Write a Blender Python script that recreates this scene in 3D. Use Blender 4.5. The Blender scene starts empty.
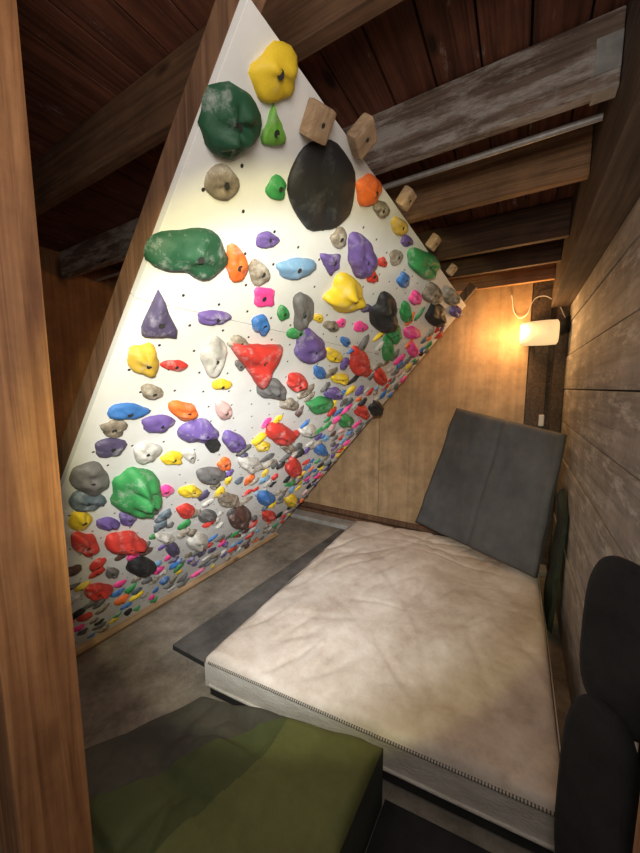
import bpy, bmesh, math, random
from mathutils import Vector, Matrix, noise
random.seed(7)
S=bpy.context.scene
S.view_settings.view_transform='Standard'
S.view_settings.exposure=0.0

# ---------------------------------------------------------------- materials
def newmat(name):
    m=bpy.data.materials.new(name); m.use_nodes=True
    return m, m.node_tree.nodes, m.node_tree.links, m.node_tree.nodes['Principled BSDF']
def ramp(n,stops):
    r=n.new('ShaderNodeValToRGB'); e=r.color_ramp.elements
    while len(e)<len(stops): e.new(0.5)
    for k,(p,c) in enumerate(stops): e[k].position=p; e[k].color=(*c,1)
    return r
def tex(n,l,scale_vec,coord='Object'):
    tc=n.new('ShaderNodeTexCoord'); mp=n.new('ShaderNodeMapping')
    mp.inputs['Scale'].default_value=scale_vec
    l.new(tc.outputs[coord],mp.inputs['Vector']); return mp
def wood(name,axis,dark,light,rough=.75,patch=None,scale=1.0,patch_lo=.55,knots=True):
    m,n,l,b=newmat(name)
    sv=[55*scale]*3; sv[axis]=2.0*scale
    mp=tex(n,l,sv)
    nz=n.new('ShaderNodeTexNoise'); nz.inputs['Scale'].default_value=1; nz.inputs['Detail'].default_value=10; nz.inputs['Roughness'].default_value=.62; nz.inputs['Distortion'].default_value=.8
    l.new(mp.outputs[0],nz.inputs['Vector'])
    r=ramp(n,[(.34,dark),(.64,light)]); l.new(nz.outputs['Fac'],r.inputs[0])
    mp2=tex(n,l,(3,3,3)); n2=n.new('ShaderNodeTexNoise'); n2.inputs['Scale'].default_value=1.2; n2.inputs['Detail'].default_value=6; n2.inputs['Roughness'].default_value=.7
    l.new(mp2.outputs[0],n2.inputs['Vector'])
    r2=ramp(n,[(.3,(.55,.53,.50)),(.7,(1.1,1.05,1.0))]); l.new(n2.outputs['Fac'],r2.inputs[0])
    mx=n.new('ShaderNodeMix'); mx.data_type='RGBA'; mx.blend_type='MULTIPLY'; mx.inputs['Factor'].default_value=1
    l.new(r.outputs[0],mx.inputs['A']); l.new(r2.outputs[0],mx.inputs['B'])
    out=mx.outputs['Result']
    if knots:
        sk=[7*scale]*3; sk[axis]=2.6*scale
        mk=tex(n,l,sk); vo=n.new('ShaderNodeTexVoronoi'); vo.inputs['Scale'].default_value=1; l.new(mk.outputs[0],vo.inputs['Vector'])
        rk=ramp(n,[(.07,(1,1,1)),(.15,(0,0,0))]); l.new(vo.outputs['Distance'],rk.inputs[0])
        mk2=n.new('ShaderNodeMix'); mk2.data_type='RGBA'
        l.new(rk.outputs[0],mk2.inputs['Factor']); l.new(out,mk2.inputs['A']); mk2.inputs['B'].default_value=(dark[0]*.35,dark[1]*.3,dark[2]*.3,1)
        out=mk2.outputs['Result']
    if patch:
        sp=[18]*3; sp[axis]=3.5
        mp3=tex(n,l,sp); n3=n.new('ShaderNodeTexNoise'); n3.inputs['Scale'].default_value=1; n3.inputs['Detail'].default_value=12; n3.inputs['Roughness'].default_value=.78
        l.new(mp3.outputs[0],n3.inputs['Vector'])
        r3=ramp(n,[(patch_lo-.07,(0,0,0)),(patch_lo+.05,(.9,.9,.9))]); l.new(n3.outputs['Fac'],r3.inputs[0])
        m3=n.new('ShaderNodeMix'); m3.data_type='RGBA'
        l.new(r3.outputs[0],m3.inputs['Factor']); l.new(out,m3.inputs['A']); m3.inputs['B'].default_value=(*patch,1); out=m3.outputs['Result']
    l.new(out,b.inputs['Base Color']); b.inputs['Roughness'].default_value=rough
    bp=n.new('ShaderNodeBump'); bp.inputs['Strength'].default_value=.35; bp.inputs['Distance'].default_value=.005
    l.new(nz.outputs['Fac'],bp.inputs['Height']); l.new(bp.outputs[0],b.inputs['Normal'])
    return m
def mottled(name,c1,c2,scale=6,rough=.85,detail=8,bump=.2,c3=None,lo=.35,hi=.65,sv=(1,1,1),bd=.005,nr=.65):
    m,n,l,b=newmat(name)
    mp=tex(n,l,sv); nz=n.new('ShaderNodeTexNoise'); nz.inputs['Scale'].default_value=scale; nz.inputs['Detail'].default_value=detail; nz.inputs['Roughness'].default_value=nr
    l.new(mp.outputs[0],nz.inputs['Vector'])
    st=[(lo,c1),(hi,c2)]
    if c3: st.append((min(hi+.12,1),c3))
    r=ramp(n,st); l.new(nz.outputs['Fac'],r.inputs[0]); l.new(r.outputs[0],b.inputs['Base Color'])
    b.inputs['Roughness'].default_value=rough
    n2=n.new('ShaderNodeTexNoise'); n2.inputs['Scale'].default_value=scale*9; n2.inputs['Detail'].default_value=5; l.new(mp.outputs[0],n2.inputs['Vector'])
    bp=n.new('ShaderNodeBump'); bp.inputs['Strength'].default_value=bump; bp.inputs['Distance'].default_value=bd
    l.new(n2.outputs['Fac'],bp.inputs['Height']); l.new(bp.outputs[0],b.inputs['Normal'])
    return m

# ---------------------------------------------------------------- mesh helpers
def link(o,parent=None):
    bpy.context.collection.objects.link(o)
    if parent: o.parent=parent
    return o
def mesh_obj(name,bm,mats,parent=None,smooth=False):
    me=bpy.data.meshes.new(name); bm.normal_update(); bm.to_mesh(me); bm.free()
    for m in (mats if isinstance(mats,(list,tuple)) else [mats]): me.materials.append(m)
    if smooth:
        for p in me.polygons: p.use_smooth=True
    return link(bpy.data.objects.new(name,me),parent)
def add_box(bm,lo,hi,mi=0,bev=0.0,frame=None,seg=2):
    g=bmesh.ops.create_cube(bm,size=1)
    vs=g['verts']; lo=Vector(lo);hi=Vector(hi)
    for v in vs:
        v.co=Vector(((lo[i]+hi[i])/2+v.co[i]*(hi[i]-lo[i]) for i in range(3)))
    fs=list({f for v in vs for f in v.link_faces})
    if bev>0:
        es=list({e for v in vs for e in v.link_edges})
        r=bmesh.ops.bevel(bm,geom=es,offset=bev,segments=seg,affect='EDGES',profile=.6)
        fs=[f for f in r['faces']]+[f for f in fs if f.is_valid]
        vs=list({v for f in fs for v in f.verts})
    for f in fs: f.material_index=mi
    if frame is not None:
        for v in vs: v.co=frame(v.co)
    return vs,fs
def box(name,lo,hi,mat,parent=None,bev=0.003):
    bm=bmesh.new(); c=(Vector(lo)+Vector(hi))/2
    add_box(bm,Vector(lo)-c,Vector(hi)-c,0,bev)
    o=mesh_obj(name,bm,mat,parent); o.location=c; return o
def empty(name,loc=(0,0,0)):
    o=bpy.data.objects.new(name,None); o.empty_display_size=.1; o.location=loc; return link(o)
def tube(name,pts,r,mat,parent=None,cyclic=False,res=3,kind='POLY'):
    c=bpy.data.curves.new(name,'CURVE'); c.dimensions='3D'; c.bevel_depth=r; c.bevel_resolution=res
    s=c.splines.new(kind)
    if kind=='POLY': 
        s.points.add(len(pts)-1)
        for p,q in zip(s.points,pts): p.co=(*q,1)
    else:
        s.bezier_points.add(len(pts)-1)
        for p,q in zip(s.bezier_points,pts): p.co=q; p.handle_left_type=p.handle_right_type='AUTO'
    s.use_cyclic_u=cyclic; c.use_fill_caps=True; c.materials.append(mat)
    return link(bpy.data.objects.new(name,c),parent)

# ---------------------------------------------------------------- survey pose + camera
FPX=335.;YAW=math.radians(30.5);PIT=math.radians(6.56);EYE=Vector((0,0,1.6))
Fv=Vector((-math.sin(YAW)*math.cos(PIT),math.cos(YAW)*math.cos(PIT),-math.sin(PIT)))
Rv=Vector((math.cos(YAW),math.sin(YAW),0)); Uv=Rv.cross(Fv)
cam=bpy.data.cameras.new('camera'); co=link(bpy.data.objects.new('camera',cam))
co.matrix_world=Matrix(((Rv.x,Uv.x,-Fv.x,0),(Rv.y,Uv.y,-Fv.y,0),(Rv.z,Uv.z,-Fv.z,EYE.z),(0,0,0,1)))
cam.sensor_fit='VERTICAL'; cam.sensor_height=36; cam.lens=FPX/853*36; cam.clip_start=.02
S.camera=co

# ---------------------------------------------------------------- palette
M_post=wood('fir_post',2,(.20,.080,.03),(.48,.245,.11),rough=.65,scale=.8)
M_joist_dark=wood('old_joist_dark',0,(.045,.028,.017),(.16,.09,.055),patch=(.22,.17,.13),patch_lo=.66)
M_joist_mid=wood('old_joist_brown',0,(.10,.055,.03),(.27,.15,.085))
M_joist_tan=wood('old_joist_tan',0,(.24,.13,.065),(.54,.32,.17),patch=(.46,.36,.27),patch_lo=.66)
M_joist_white=wood('whitewashed_joist',0,(.12,.085,.065),(.30,.22,.175),patch=(.55,.50,.46),patch_lo=.53)
M_header=wood('header_wood',1,(.06,.045,.035),(.17,.125,.10))
M_plank=wood('ceiling_plank',1,(.09,.030,.016),(.27,.10,.055),patch=(.55,.48,.43),patch_lo=.66)
M_rwall=wood('grey_wall_plank',1,(.29,.285,.275),(.50,.49,.475),scale=.45,patch=(.64,.63,.61),patch_lo=.58,knots=False)
M_ply=wood('plywood',2,(.52,.34,.18),(.66,.465,.275),rough=.6,scale=.22,knots=False)
M_plyor=wood('plywood_orange',2,(.42,.19,.08),(.66,.33,.15),rough=.6,scale=.45)
M_frame=wood('frame_timber',2,(.11,.055,.03),(.26,.14,.08))
M_kick=wood('kick_plate',1,(.34,.22,.12),(.60,.42,.26))
M_block=wood('block_pine',0,(.38,.25,.15),(.64,.47,.31),scale=.8)
M_floor=mottled('concrete',(.15,.13,.105),(.36,.32,.27),scale=3.5,c3=(.50,.46,.40),bump=.35,detail=12,nr=.76,lo=.36,hi=.58)
M_kerb=mottled('kerb_concrete',(.30,.29,.27),(.50,.48,.45),scale=5)
M_white=mottled('white_board_paint',(.68,.68,.67),(.83,.83,.82),scale=2.2,rough=.7,bump=.08,detail=12)
M_hole=mottled('dark_hole',(.015,.013,.012),(.03,.027,.025),scale=30)
M_metal=mottled('galvanised_metal',(.36,.35,.34),(.55,.54,.52),scale=20,rough=.5)
M_metal.node_tree.nodes['Principled BSDF'].inputs['Metallic'].default_value=.3
M_black=mottled('black_fabric',(.007,.007,.008),(.018,.018,.020),scale=8,rough=.95)
M_blackmat=mottled('black_mat',(.012,.012,.013),(.035,.034,.034),scale=5,rough=.9)
M_greymat=mottled('chalky_grey_mat',(.07,.066,.062),(.17,.16,.155),scale=4,c3=(.28,.27,.26),rough=.9,detail=12,nr=.7)
M_greypad=mottled('grey_pad_cloth',(.10,.101,.108),(.15,.152,.16),scale=4,rough=.85,c3=(.23,.23,.235),detail=12,nr=.7)
M_dkgreen=mottled('dark_green_cloth',(.02,.028,.022),(.045,.06,.045),scale=5,rough=.9)
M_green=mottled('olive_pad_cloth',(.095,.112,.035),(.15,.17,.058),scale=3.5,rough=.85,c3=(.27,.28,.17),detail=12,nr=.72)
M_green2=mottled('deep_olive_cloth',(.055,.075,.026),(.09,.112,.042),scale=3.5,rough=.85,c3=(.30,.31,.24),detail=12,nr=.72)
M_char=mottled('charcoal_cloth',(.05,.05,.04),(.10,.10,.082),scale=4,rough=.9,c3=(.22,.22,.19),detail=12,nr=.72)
M_white_plastic=mottled('white_plastic',(.7,.7,.68),(.8,.8,.78),scale=9,rough=.4)

# ---------------------------------------------------------------- room shell
XW=.32; YB=3.5; ZC=2.61; JZ=2.42
box('floor',(-4.2,-1.6,-.1),(1.2,YB+.3,0),M_floor,bev=0)
box('wall_back_base',(-4.2,YB+.02,0),(.6,YB+.12,ZC+.1),M_header,bev=0)
wb=empty('wall_back')
for k,(a,b_) in enumerate([(-3.61,-2.52),(-2.515,-1.30),(-1.295,.055)]):
    box('sheet_%d'%k,(a,YB,.10),(b_,YB+.018,ZC),M_ply,wb,.001)
box('sill_rail_1',(-3.6,YB-.03,.10),(.06,YB,.15),M_frame,wb)
box('sill_rail_2',(-3.6,YB-.05,.03),(.06,YB,.085),M_frame,wb)
box('kerb_back',(-3.6,YB-.22,0),(.30,YB-.05,.05),M_kerb,None,.008)
box('trim_1',(.10,YB-.01,0),(.20,YB+.02,ZC),M_header)
box('trim_2',(.24,YB-.09,0),(.32,YB-.0,JZ),M_header)
wr=empty('wall_right')
z=0.0;k=0
while z<2.3:
    h=.265; dx=random.uniform(0,.010)
    box('plank_%d'%k,(XW+dx,-1.4,z+.003),(XW+.03,YB+.1,z+h-.003),M_rwall,wr,.005); z+=h;k+=1
box('backing',(XW+.031,-1.4,0),(XW+.06,YB+.1,ZC),M_blackmat,wr,0)
box('trim_header',(.19,-1.4,2.25),(XW,YB-.1,ZC-.001),M_header)
box('wall_left',(-3.1,-1.6,0),(-3.02,YB,ZC),M_plyor,bev=0)
bm=bmesh.new(); x=-3.7
while x<.5:
    w=random.uniform(.125,.15); dz=random.uniform(0,.006)
    add_box(bm,(x,-1.6,ZC+dz),(x+w-.007,YB+.1,ZC+.025+dz),0,.001); x+=w
add_box(bm,(-3.8,-1.6,ZC+.04),(.6,YB+.1,ZC+.06),1)
mesh_obj('ceiling',bm,[M_plank,M_blackmat])
for y,m in [(-.35,M_joist_dark),(.20,M_joist_dark),(.75,M_joist_mid),(1.28,M_joist_white),(1.73,M_joist_tan),(2.33,M_joist_dark),(2.75,M_joist_dark),(3.17,M_joist_tan)]:
    box('ceiling_joist',(-3.01,y,JZ),(.188,y+.042,ZC-.001),m,None,.004)
bm=bmesh.new()
y=1.28
add_box(bm,(.13,y-.004,JZ+.04),(.187,y-.001,JZ+.13),0); add_box(bm,(.13,y-.004,JZ-.004),(.187,y+.046,JZ-.001),0)
mesh_obj('joist_hanger',bm,M_metal)
tube('conduit_pipe',[(-3.0,1.52,2.465),(.18,1.46,2.455)],.011,M_metal)
box('door_post',(-.84,.165,0),(-.712,.275,JZ-.003),M_post,None,.006)
box('door_post',(.262,.66,0),(.318,.850,2.24),M_post,None,.005)

# ---------------------------------------------------------------- climbing board
E1=Vector((.012,1,0)).normalized()
O=Vector((-2.23,.42,0))
E2=Vector((1.84,.03,2.2)).normalized()
N=E1.cross(E2).normalized()
W=2.27; H=2.865
def bf(v): return O+E1*v[0]+E2*v[1]+N*v[2]
cw=empty('climbing_wall')
bm=bmesh.new()
for a,b_ in [(.05,1.118),(1.120,2.338),(2.340,H)]:
    add_box(bm,(0,a,-.018),(W,b_,0),0,.0008,bf)
mesh_obj('panels',bm,M_white,cw)
bm=bmesh.new()
for s in (0,.56,1.12,1.68,W-.045):
    add_box(bm,(s,.0,-.078),(s+.042,H+(.13 if s in(0,W-.045) else 0),-.0185),0,.003,bf)
for v in bm.verts:
    if v.co.z<0.002: v.co.z=.002
mesh_obj('frame_studs',bm,M_frame,cw)
bm=bmesh.new(); add_box(bm,(-.02,.03,0.001),(W+.02,.105,.04),0,.003,bf)
for v in bm.verts:
    if v.co.z<.002: v.co.z=.002
mesh_obj('kick_board',bm,M_kick,cw)
bm=bmesh.new()
r_=0
t=.2
while t<H-.05:
    s=.05+(.055 if r_%2 else 0)
    while s<W-.03:
        c=bf((s+random.uniform(-.004,.004),t+random.uniform(-.004,.004),.0008))
        vs=[bm.verts.new(c+E1*.0042*math.cos(q*math.pi/4)+E2*.0042*math.sin(q*math.pi/4)) for q in range(8)]
        bm.faces.new(vs); s+=.11
    t+=.075; r_+=1
mesh_obj('t_nut_holes',bm,M_hole,cw)

COL=dict(Y=(.76,.53,.025),M=(.58,.38,.04),G=(.035,.25,.07),D=(.013,.075,.035),L=(.15,.40,.05),R=(.55,.035,.025),O=(.78,.15,.025),
 B=(.04,.16,.46),C=(.18,.34,.54),P=(.13,.08,.28),V=(.075,.06,.13),K=(.85,.06,.30),X=(.016,.016,.018),A=(.15,.145,.145),S=(.25,.205,.155),
 W=(.55,.53,.49),N=(.09,.04,.03),Q=(.58,.36,.34),T=(.10,.135,.17))
keys=list(COL); hm=[]
for kk in keys:
    m,n,l,b=newmat('hold_'+kk)
    c=COL[kk]; mp=tex(n,l,(1,1,1)); nz=n.new('ShaderNodeTexNoise'); nz.inputs['Scale'].default_value=16; nz.inputs['Detail'].default_value=12; nz.inputs['Roughness'].default_value=.75
    l.new(mp.outputs[0],nz.inputs['Vector'])
    ch=tuple(min(1,a*.45+.34) for a in c)
    if kk=='S': st=[(.36,(.11,.09,.07)),(.5,c),(.62,(.48,.44,.38))]
    elif kk=='X': st=[(.52,c),(.80,(.10,.10,.10))]
    elif kk in 'AW': st=[(.35,tuple(a*.6 for a in c)),(.7,tuple(min(.8,a*1.35) for a in c))]
    else: st=[(.52,c),(.72,ch)]
    r=ramp(n,st); l.new(nz.outputs['Fac'],r.inputs[0]); l.new(r.outputs[0],b.inputs['Base Color']); b.inputs['Roughness'].default_value=.65
    n2=n.new('ShaderNodeTexNoise'); n2.inputs['Scale'].default_value=90; l.new(mp.outputs[0],n2.inputs['Vector'])
    bp=n.new('ShaderNodeBump'); bp.inputs['Strength'].default_value=.3; bp.inputs['Distance'].default_value=.003; l.new(n2.outputs['Fac'],bp.inputs['Height']); l.new(bp.outputs[0],b.inputs['Normal'])
    hm.append(m)
hm.append(M_hole)
HB=bmesh.new()
def outline(kind,a,rot):
    if kind=='r': return 1.0
    if kind=='b': return 1+.12*math.sin(2*a+rot)+.09*math.sin(3*a+2*rot)+.05*math.sin(5*a+rot)
    if kind=='t':
        q=(a-math.pi/2+rot)%(2*math.pi/3)-math.pi/3
        return min(1.15,.62/max(math.cos(q),.3))
    if kind=='u':
        q=(a+math.pi/2+rot)%(2*math.pi/3)-math.pi/3
        return min(1.15,.62/max(math.cos(q),.3))
    if kind=='q':
        return min(1.12,.86/max(abs(math.cos(a)),abs(math.sin(a))))
    if kind=='l': return 1+.12*abs(math.sin(4*a+rot))
    return 1
def hold(c,A,B,col,kind='b',hf=.55,lumps=0.0,bolt=True,seg=18,rings=6):
    mi=keys.index(col); rot=random.uniform(0,6.28) if kind in 'bl' else 0
    size=(A.length*B.length)**.5; hh=size*hf; seed=Vector((random.random()*50,random.random()*50,0))
    skx=random.uniform(-.35,.35); sky=random.uniform(-.15,.4); pw=random.uniform(.6,1.0)
    P=lambda x,y,z: bf((c.x+A.x*x+B.x*y,c.y+A.y*x+B.y*y,z))
    rows=[]
    for i in range(rings):
        u=i/(rings-1)
        rad=math.cos(u*math.pi/2*.9); zz=hh*math.sin(u*math.pi/2*.93)**pw
        row=[]
        for j in range(seg):
            a=2*math.pi*j/seg; ol=outline(kind,a,rot); ol=ol*(1-u*.4)+u*.4
            wob=1+.16*noise.noise(seed+Vector((math.cos(a)*1.5,math.sin(a)*1.5,u)))
            rr=rad*ol*wob
            x=rr*math.cos(a)+skx*u*.5; y=rr*math.sin(a)+sky*u*.5
            nz_=noise.noise(seed+Vector((x*1.8,y*1.8,u)))*.45+noise.noise(seed+Vector((x*4,y*4,u)))*.15
            if lumps: nz_+=lumps*abs(math.sin(4.2*x+seed.x)*math.sin(4.4*y+seed.y))
            z_=max(0,zz+hh*nz_*(u*1.3 if u>0 else 0))
            row.append(HB.verts.new(P(x,y,z_)))
        rows.append(row)
    for i in range(rings-1):
        for j in range(seg):
            f=HB.faces.new((rows[i][j],rows[i][(j+1)%seg],rows[i+1][(j+1)%seg],rows[i+1][j])); f.material_index=mi; f.smooth=True
    f=HB.faces.new(rows[-1]); f.material_index=mi; f.smooth=True
    if bolt:
        br=min(.008,size*.2); top=rows[-1]; cc=sum((v.co for v in top),Vector())/seg+N*.0015
        vs=[HB.verts.new(cc+E1*br*math.cos(q*math.pi/5)+E2*br*math.sin(q*math.pi/5)) for q in range(10)]
        f=HB.faces.new(vs); f.material_index=len(keys)
e11=E1.dot(E1);e12=E1.dot(E2);e22=E2.dot(E2);det=e11*e22-e12*e12
def plane_st(px,py):
    d=Fv+Rv*((px-320)/FPX)+Uv*((426.5-py)/FPX); t=(O-EYE).dot(N)/d.dot(N); q=EYE+d*t-O
    a,b_=q.dot(E1),q.dot(E2)
    return Vector(((a*e22-b_*e12)/det,(b_*e11-a*e12)/det))
# survey list of the recognisable holds: position/extent read off the photograph, rectified on to the board plane
big=[
(274,73,54,64,'Y','b',.7,0),(229,122,56,70,'D','l',.6,1.0),(273,131,28,44,'L','t',.6,0),(221,184,34,36,'S','r',.6,0),(276,188,24,26,'G','b',.6,0),
(324,190,64,92,'X','r',.30,0),(368,190,27,36,'O','b',.6,0),(381,209,18,20,'S','b',.6,0),(191,252,82,58,'D','b',.6,0),(267,240,24,20,'P','b',.5,.3),
(339,238,20,22,'S','b',.6,0),(236,264,26,38,'O','b',.6,0),(258,273,24,28,'S','b',.6,0),(296,268,42,24,'C','b',.5,.3),(330,262,22,26,'P','u',.5,0),
(361,257,34,44,'P','b',.5,.2),(264,297,27,24,'K','q',.3,0),(346,295,46,36,'Y','b',.6,0),(423,263,36,28,'G','b',.6,0),(158,320,40,50,'V','t',.7,0),
(213,317,34,17,'P','b',.5,.4),(261,325,18,26,'B','b',.5,0),(302,311,20,44,'A','b',.5,.2),(283,313,15,16,'G','b',.5,0),(372,276,13,18,'R','t',.5,0),
(395,257,13,18,'S','b',.5,0),(399,226,20,18,'M','b',.6,0),(406,241,14,12,'P','b',.5,0),(382,262,9,12,'R','b',.5,0),(144,360,34,38,'M','b',.7,0),
(175,365,28,13,'R','b',.5,0),(214,357,28,42,'W','b',.5,0),(238,343,26,15,'S','b',.5,.3),(258,360,50,52,'R','u',.5,0),(310,348,38,34,'P','b',.4,0),
(297,333,22,15,'G','b',.5,0),(384,314,32,38,'X','b',.6,.3),(435,315,22,24,'X','b',.6,.2),(431,293,22,20,'S','b',.6,0),(359,362,24,28,'R','b',.5,0),
(331,326,16,13,'S','b',.5,0),(341,323,11,10,'K','b',.4,0),(128,411,44,18,'B','b',.5,0),(183,410,32,20,'O','b',.6,.2),(152,392,28,16,'S','b',.5,0),
(158,423,34,20,'P','b',.5,0),(198,431,40,28,'P','b',.55,.2),(114,428,30,18,'S','b',.5,0),(110,447,36,22,'V','b',.5,0),(147,452,30,24,'W','b',.5,0),
(223,410,20,20,'Q','b',.6,0),(221,384,20,13,'Y','b',.5,0),(271,388,30,24,'A','b',.5,.4),(297,382,26,18,'R','b',.6,0),(319,404,28,16,'G','b',.5,0),
(90,477,40,30,'A','r',.6,0),(88,499,38,24,'T','b',.55,0),(138,493,46,46,'G','l',.6,.7),(80,520,24,24,'Y','b',.5,0),(85,543,28,26,'R','b',.6,0),
(108,523,26,14,'P','b',.5,.2),(126,541,40,24,'R','b',.6,.2),(141,565,30,20,'X','b',.6,0),(98,589,32,15,'R','b',.5,0),(190,491,24,14,'Y','b',.5,0),
(166,490,16,13,'K','b',.5,0),(185,510,18,15,'R','b',.5,0),(224,464,16,13,'O','b',.5,0),(233,441,24,22,'P','b',.6,0),(210,474,30,18,'A','b',.5,0),
(280,433,34,20,'R','b',.6,0),(293,467,20,18,'R','b',.6,0),(240,518,26,24,'N','b',.6,.3),(375,408,15,16,'X','b',.7,0),(361,411,14,14,'R','b',.6,0),
(265,497,18,16,'B','b',.5,0),(333,393,18,14,'P','b',.5,0),(393,332,16,22,'G','b',.5,0),(411,332,16,14,'K','b',.5,0),(387,349,14,24,'G','b',.4,0),
(405,312,14,20,'G','b',.5,0),(250,463,26,16,'W','b',.5,0),(212,443,18,18,'X','b',.5,0),(172,458,26,14,'Y','b',.5,0),(190,455,14,16,'W','b',.5,0),
(150,507,20,16,'A','b',.5,0),(127,517,18,18,'P','b',.5,0),(228,499,28,14,'S','b',.5,0),(206,515,20,14,'A','b',.5,0),(198,541,26,16,'W','b',.5,0),
(172,548,16,14,'V','b',.5,0),(165,537,22,10,'W','b',.5,0),(112,572,14,12,'A','b',.5,0),(240,365,12,12,'A','b',.5,0),(289,404,20,14,'S','b',.5,0),
(319,372,14,14,'B','b',.5,0),(333,355,20,14,'Y','b',.5,0),(340,378,20,12,'Y','b',.5,0),(345,341,12,10,'B','b',.5,0),(360,326,14,12,'K','b',.5,0),
(318,318,12,10,'Y','b',.5,0),(366,308,12,10,'V','b',.5,0),(403,280,14,16,'B','b',.5,0),(415,298,14,14,'K','b',.5,0),(450,297,16,16,'S','b',.6,0),
(455,311,14,12,'P','b',.6,0),(412,349,12,14,'K','b',.5,0),(379,376,14,16,'R','b',.6,0),(345,420,14,14,'G','b',.6,0),(308,430,20,12,'W','b',.5,0),
(262,446,16,12,'Y','b',.5,0),(287,447,16,10,'S','b',.5,0),(320,449,12,14,'B','b',.6,0),(268,515,14,12,'R','b',.5,0),(290,500,12,14,'Y','b',.6,0)]
placed=[]
for px,py,w,h,col,kind,hf,lu in big:
    c=plane_st(px,py); A=(plane_st(px+w/2,py)-plane_st(px-w/2,py))/2; B=(plane_st(px,py-h/2)-plane_st(px,py+h/2))/2
    sz=(A.length*B.length)**.5
    k_=.98 if kind in 'turl' else .89
    if px==324: k_=1.0
    hold(c,A*k_,B*k_,col,kind,min(hf*.8,.055/sz),lu,seg=32 if sz>.06 else 20,rings=11 if sz>.06 else 6)
    placed.append((c,max(A.length,B.length)*.78))
pal='YYGRRROBBCPPVKKXXAAASSSSSWWWQTNAATG'
def limit(s): return 1.2 if s<.35 else min(2.78,1.2+(s-.35)*1.55)
cnt=0
for r0,r1,tr,ov in [(.036,.050,3500,.84),(.028,.035,3500,.88),(.019,.026,700,1.0)]:
    for _ in range(tr):
        s=random.uniform(.03,W-.03); t=random.uniform(.17,2.8)
        if t>limit(s): continue
        if t<.55 and random.random()<.75: continue
        r=random.uniform(r0,r1); c=Vector((s,t))
        if any((c-q).length<(r+rr)*ov+.002 for q,rr in placed): continue
        an=random.uniform(0,math.pi); asp=random.uniform(1.0,2.0)
        A=Vector((math.cos(an),math.sin(an)))*r*asp**.5; B=Vector((-math.sin(an),math.cos(an)))*r/asp**.5
        hold(c,A*.86,B*.86,random.choice(pal),random.choice('bbbbbtrq'),random.uniform(.35,.55),0,bolt=r>.022,seg=14,rings=5)
        placed.append((c,r)); cnt+=1
print('fillers',cnt)
ho=mesh_obj('climbing_holds',HB,hm,cw)
for px,py,sz in [(312,119,.062),(357,134,.064),(402,196,.055),(430,240,.055),(449,268,.05)]:
    c=plane_st(px,py)
    bm=bmesh.new(); an=random.uniform(-.3,.3)
    add_box(bm,(-sz/2,-sz/2,-.02),(sz/2,sz/2,.014),0,.008)
    for v in bm.verts:
        x_,y_=v.co.x,v.co.y; v.co=bf((c.x+x_*math.cos(an)-y_*math.sin(an),c.y+x_*math.sin(an)+y_*math.cos(an),v.co.z+.022))
    cc=bf((c.x,c.y,.0368)); vs=[bm.verts.new(cc+E1*.005*math.cos(q*math.pi/5)+E2*.005*math.sin(q*math.pi/5)) for q in range(10)]
    f=bm.faces.new(vs); f.material_index=1
    mesh_obj('wooden_block',bm,[M_block,M_hole],cw)

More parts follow.
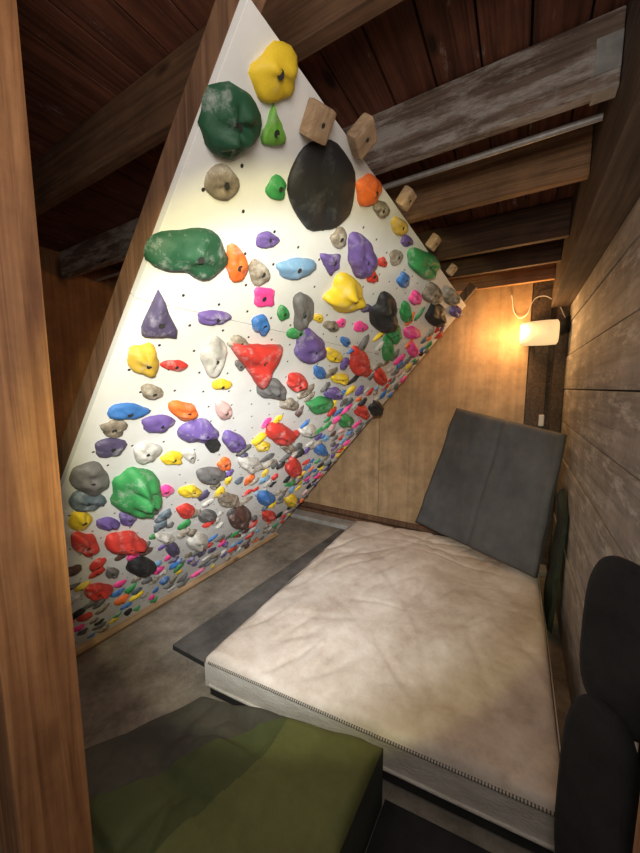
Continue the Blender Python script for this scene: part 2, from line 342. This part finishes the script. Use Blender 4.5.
# ---------------------------------------------------------------- mats and mattress
def soft_slab(name,quad,z0,z1,mats,nx=40,ny=40,edge=.03,wr=.006,seed=0,parent=None,matfn=None,wscale=4,creases=0):
    q=[Vector((*p,0)) for p in quad]; bm=bmesh.new()
    def P(u,v): return q[0]*(1-u)*(1-v)+q[1]*u*(1-v)+q[2]*u*v+q[3]*(1-u)*v
    ux=(q[1]-q[0]).length; uy=(q[3]-q[0]).length
    def ez(u,v):
        d=min(u*ux,(1-u)*ux,v*uy,(1-v)*uy); 
        if d>=edge: return 1
        k=1-d/edge; return math.sqrt(max(0,1-k*k))
    top=[];bot=[]
    us=[0,.15*edge/ux,.4*edge/ux,.75*edge/ux]+[edge/ux+(1-2*edge/ux)*i/nx for i in range(nx+1)]+[1-.75*edge/ux,1-.4*edge/ux,1-.15*edge/ux,1]
    vs_=[0,.15*edge/uy,.4*edge/uy,.75*edge/uy]+[edge/uy+(1-2*edge/uy)*i/ny for i in range(ny+1)]+[1-.75*edge/uy,1-.4*edge/uy,1-.15*edge/uy,1]
    for v in vs_:
        rt=[];rb=[]
        for u in us:
            p=P(u,v); e=ez(u,v); w=0
            if wr:
                w=wr*(noise.noise(Vector((p.x*wscale,p.y*wscale,seed)))+.6*abs(noise.noise(Vector((p.x*wscale*2.3,p.y*wscale*1.2,seed+9)))))
            if creases:
                for k in range(3):
                    an=.5+k*1.1; a_=p.x*math.cos(an)+p.y*math.sin(an); b_=-p.x*math.sin(an)+p.y*math.cos(an)
                    nn_=noise.noise(Vector((a_*(4+k),b_*1.2,seed+20+k)))
                    kk_=max(0,1-abs(nn_)/.14); kk_=kk_*kk_*(3-2*kk_)
                    w-=creases*kk_*max(0,noise.noise(Vector((p.x*1.5,p.y*1.5,seed+40+k)))+.2)
            rt.append(bm.verts.new((p.x,p.y,z1-edge*(1-e)+w*e))); rb.append(bm.verts.new((p.x,p.y,z0)))
        top.append(rt);bot.append(rb)
    n=len(vs_);m_=len(us)
    for i in range(n-1):
        for j in range(m_-1):
            f=bm.faces.new((top[i][j],top[i][j+1],top[i+1][j+1],top[i+1][j])); f.smooth=True
            c=f.calc_center_median()
            if matfn: f.material_index=matfn(c,(us[j]+us[j+1])/2,(vs_[i]+vs_[i+1])/2)
            bm.faces.new((bot[i+1][j],bot[i+1][j+1],bot[i][j+1],bot[i][j]))
    side=len(mats)-1 if isinstance(mats,list) else 0
    def sd(a,b,c,d):
        f=bm.faces.new((a,b,c,d)); f.material_index=side; f.smooth=False
    for j in range(m_-1):
        sd(bot[0][j],bot[0][j+1],top[0][j+1],top[0][j]); sd(bot[-1][j+1],bot[-1][j],top[-1][j],top[-1][j+1])
    for i in range(n-1):
        sd(bot[i+1][0],bot[i][0],top[i][0],top[i+1][0]); sd(bot[i][-1],bot[i+1][-1],top[i+1][-1],top[i][-1])
    return mesh_obj(name,bm,mats,parent)

soft_slab('floor_mat',[(-1.74,1.17),(-.2,1.22),(-.12,3.2),(-1.62,3.2)],0,.04,[M_greymat,M_blackmat],20,20,.01,.002)
soft_slab('black_floor_mat',[(-.378,.25),(.15,.25),(.18,1.15),(-.352,1.09)],0,.035,M_blackmat,10,10,.01,.002)
m,n,l,b=newmat('mattress_ticking')
mp=tex(n,l,(1,1,1)); nz=n.new('ShaderNodeTexNoise'); nz.inputs['Scale'].default_value=2.6; nz.inputs['Detail'].default_value=12; nz.inputs['Roughness'].default_value=.76; l.new(mp.outputs[0],nz.inputs['Vector'])
r=ramp(n,[(.30,(.42,.34,.27)),(.45,(.62,.54,.47)),(.64,(.80,.74,.68))]); l.new(nz.outputs['Fac'],r.inputs[0]); l.new(r.outputs[0],b.inputs['Base Color']); b.inputs['Roughness'].default_value=.95
n2=n.new('ShaderNodeTexNoise'); n2.inputs['Scale'].default_value=11; n2.inputs['Detail'].default_value=8; n2.inputs['Distortion'].default_value=.4; l.new(mp.outputs[0],n2.inputs['Vector'])
bp=n.new('ShaderNodeBump'); bp.inputs['Strength'].default_value=.3; bp.inputs['Distance'].default_value=.010; l.new(n2.outputs['Fac'],bp.inputs['Height']); l.new(bp.outputs[0],b.inputs['Normal'])
M_tick=m
M_side=mottled('mattress_side',(.52,.49,.44),(.70,.67,.62),scale=7,bump=.5,sv=(1,1,3),bd=.01)
m,n,l,b=newmat('striped_piping')
mp=tex(n,l,(1,1,1)); wv=n.new('ShaderNodeTexWave'); wv.inputs['Scale'].default_value=30; wv.bands_direction='X'; l.new(mp.outputs[0],wv.inputs['Vector'])
r=ramp(n,[(.35,(.07,.065,.06)),(.6,(.50,.46,.41))]); l.new(wv.outputs['Fac'],r.inputs[0]); l.new(r.outputs[0],b.inputs['Base Color'])
M_pipe=m
mt=empty('mattress')
MQ=[(-1.28,1.03),(.215,1.185),(.200,3.12),(-1.36,3.03)]
soft_slab('base_pad',[(-1.27,1.05),(.19,1.20),(.18,3.10),(-1.34,3.0)],.041,.10,M_blackmat,10,10,.01,0,parent=mt)
soft_slab('body',MQ,.101,.27,[M_tick,M_side],110,130,.04,.034,3,mt,wscale=2.4,creases=.015)
def ring(quad,z,off):
    q=[Vector(p) for p in quad]; c=sum(q,Vector((0,0)))/4; pts=[]
    for i in range(4):
        a,b_=q[i],q[(i+1)%4]; 
        for k in range(20):
            p=a.lerp(b_,.02+.96*k/19); p=p+(p-c).normalized()*off; pts.append((p.x,p.y,z))
    return pts
tube('top_piping',ring(MQ,.240,.002),.006,M_pipe,mt,True)
tube('bottom_piping',ring(MQ,.115,.002),.007,M_side,mt,True)

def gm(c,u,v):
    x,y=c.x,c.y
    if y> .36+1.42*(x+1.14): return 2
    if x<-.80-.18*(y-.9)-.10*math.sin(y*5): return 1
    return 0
gp=empty('green_crash_pad')
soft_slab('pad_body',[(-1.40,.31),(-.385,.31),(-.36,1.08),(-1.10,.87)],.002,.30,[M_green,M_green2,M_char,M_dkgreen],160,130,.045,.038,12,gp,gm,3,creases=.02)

def leaning(name,BL,BR,TR,TL,th,mats,crease=.52,parent=None):
    BL,BR,TR,TL=map(Vector,(BL,BR,TR,TL)); nn=(BR-BL).cross(TL-BL).normalized()
    bm=bmesh.new(); nx,ny=60,50; fr=[];bk=[]
    for j in range(ny+1):
        v=j/ny; a=[];b_=[]
        for i in range(nx+1):
            u=i/nx; p=BL*(1-u)*(1-v)+BR*u*(1-v)+TR*u*v+TL*(1-u)*v
            ed=min(u,1-u,v*1.1,(1-v)*1.1); rnd=-.018*max(0,1-ed/.03)**2
            cr=-.016*math.exp(-((u-crease)/.012)**2)+.004*math.exp(-((ed-.035)/.006)**2)
            w=.020*noise.noise(Vector((p.x*4,p.y*4,p.z*4)))+.008*noise.noise(Vector((p.x*13,p.y*13,p.z*9)))
            a.append(bm.verts.new(p+nn*(rnd+cr+w))); b_.append(bm.verts.new(p-nn*th))
        fr.append(a);bk.append(b_)
    for j in range(ny):
        for i in range(nx):
            f=bm.faces.new((fr[j][i],fr[j][i+1],fr[j+1][i+1],fr[j+1][i])); f.smooth=True
            bm.faces.new((bk[j+1][i],bk[j+1][i+1],bk[j][i+1],bk[j][i]))
    for i in range(nx):
        bm.faces.new((bk[0][i],bk[0][i+1],fr[0][i+1],fr[0][i])); bm.faces.new((fr[-1][i],fr[-1][i+1],bk[-1][i+1],bk[-1][i]))
    for j in range(ny):
        bm.faces.new((fr[j][0],fr[j+1][0],bk[j+1][0],bk[j][0])); bm.faces.new((bk[j][-1],bk[j+1][-1],fr[j+1][-1],fr[j][-1]))
    return mesh_obj(name,bm,mats,parent)
leaning('grey_folding_pad',(-.80,3.16,.310),(.165,2.60,.310),(.285,2.80,1.29),(-.51,3.37,1.42),.05,M_greypad)
leaning('dark_green_pad',(.235,2.70,.01),(.255,2.50,.01),(.292,2.54,.80),(.282,2.72,.93),.025,M_dkgreen)

# ---------------------------------------------------------------- folded black chair by the right wall
def pad(bm,c,wd,ht,th,taper,frame):
    n_=36; rows=[]
    prof=[(-.5,.88),(-.42,.97),(-.2,1),(.2,1),(.42,.97),(.5,.86)]
    for dz,sc in prof:
        row=[]
        for k in range(n_):
            a=2*math.pi*k/n_; ca,sa=math.cos(a),math.sin(a)
            x=math.copysign(abs(ca)**.62,ca)*wd/2*sc*(1+taper*sa); y=math.copysign(abs(sa)**.62,sa)*ht/2*sc
            row.append(bm.verts.new(frame(c,x,y,dz*th)))
        rows.append(row)
    for i in range(len(rows)-1):
        for k in range(n_):
            f=bm.faces.new((rows[i][k],rows[i][(k+1)%n_],rows[i+1][(k+1)%n_],rows[i+1][k])); f.smooth=True
    bm.faces.new(rows[0][::-1]); bm.faces.new(rows[-1])
d1=Vector((.62,-.78,0)).normalized(); nrm=Vector((-.78,-.62,0)).normalized()
def cf(c,x,y,z): return Vector(c)+d1*x+Vector((0,0,1))*y+nrm*z
ch=empty('folding_chair')
bm=bmesh.new(); pad(bm,(.250,1.01,.985),.19,.42,.030,-.06,cf); mesh_obj('backrest',bm,M_black,ch)
bm=bmesh.new(); pad(bm,(.226,.985,.520),.18,.62,.045,-.03,cf); mesh_obj('seat',bm,M_black,ch)
for sx in (-.06,.055):
    p0=cf((.235,1.0,.010),sx,0,-.028); p1=cf((.250,1.01,1.10),sx,0,-.022)
    tube('leg',[p0,p1],.007,M_black,ch)
tube('hinge_bar',[cf((.245,1.0,.78),-.06,0,-.025),cf((.245,1.0,.78),.055,0,-.025)],.008,M_black,ch)

# ---------------------------------------------------------------- wall sconce
m,n,l,b=newmat('lamp_shade_glow')
b.inputs['Base Color'].default_value=(.9,.78,.55,1); b.inputs['Emission Color'].default_value=(1,.70,.34,1); b.inputs['Emission Strength'].default_value=.75
M_glow=m
ls=empty('wall_lamp')
LC=Vector((.12,3.33,2.045))
bm=bmesh.new(); prof=[(.0,-.135),(.07,-.135),(.090,-.125),(.098,-.05),(.100,.05),(.097,.118),(.08,.128),(.0,.128)]
sg=28; rows=[]
for r0,x0 in prof[1:-1]:
    rows.append([bm.verts.new(LC+Vector((x0,r0*math.cos(2*math.pi*k/sg),r0*math.sin(2*math.pi*k/sg)))) for k in range(sg)])
for i in range(len(rows)-1):
    for k in range(sg):
        f=bm.faces.new((rows[i][k],rows[i][(k+1)%sg],rows[i+1][(k+1)%sg],rows[i+1][k])); f.smooth=True
bm.faces.new(rows[0][::-1]); bm.faces.new(rows[-1])
mesh_obj('shade',bm,M_glow,ls)
tube('socket',[LC+Vector((.128,0,0)),LC+Vector((.17,.0,.02))],.035,M_black,ls)
tube('arm',[LC+Vector((.15,0,.02)),(.30,3.36,2.10)],.012,M_black,ls)
box('mount',(.29,3.33,2.04),(.319,3.40,2.16),M_black,ls)
tube('lamp_cable',[(.29,3.38,2.16),(.22,3.42,2.30),(.10,3.44,2.36),(.0,3.42,2.20),(-.05,3.46,2.22),(-.10,3.45,2.40)],.004,M_white_plastic,ls,False,2,'BEZIER')
box('wall_socket',(.165,YB-.05,1.27),(.205,YB-.012,1.37),M_white_plastic,None,.008)

# ---------------------------------------------------------------- lights
def light(name,kind,loc,energy,color,size=.05,target=None,**kw):
    d=bpy.data.lights.new(name,kind); d.energy=energy; d.color=color
    if kind!='AREA': d.shadow_soft_size=size
    for k_,v_ in kw.items(): setattr(d,k_,v_)
    o=link(bpy.data.objects.new(name,d)); o.location=loc
    if target is not None:
        o.rotation_euler=(Vector(target)-Vector(loc)).to_track_quat('-Z','Y').to_euler()
    return o
HL=Vector((.03,-.04,1.70)); TG=Vector((-1.0,1.71,1.20))
light('headlamp_beam','SPOT',HL,52,(.97,.98,1),.03,TG,spot_size=math.radians(72),spot_blend=.25)
light('headlamp_rim','SPOT',HL,34,(1,.90,.40),.03,TG,spot_size=math.radians(78),spot_blend=.07)
light('added_far_spot','SPOT',HL,190,(.96,.98,1),.03,(-1.28,1.75,.70),spot_size=math.radians(58),spot_blend=1.0)  # extra spot, added to brighten the far lower board against falloff
light('added_fill_light','POINT',(.05,-.10,1.95),21,(1,.92,.83),.2)  # added fill without a fixture, lifts everything outside the beam
light('sconce_bulb','POINT',(-.06,3.24,2.06),14,(1,.54,.20),.05)
w=bpy.data.worlds.new('world'); S.world=w; w.use_nodes=True
w.node_tree.nodes['Background'].inputs[0].default_value=(.9,.80,.70,1); w.node_tree.nodes['Background'].inputs[1].default_value=.11
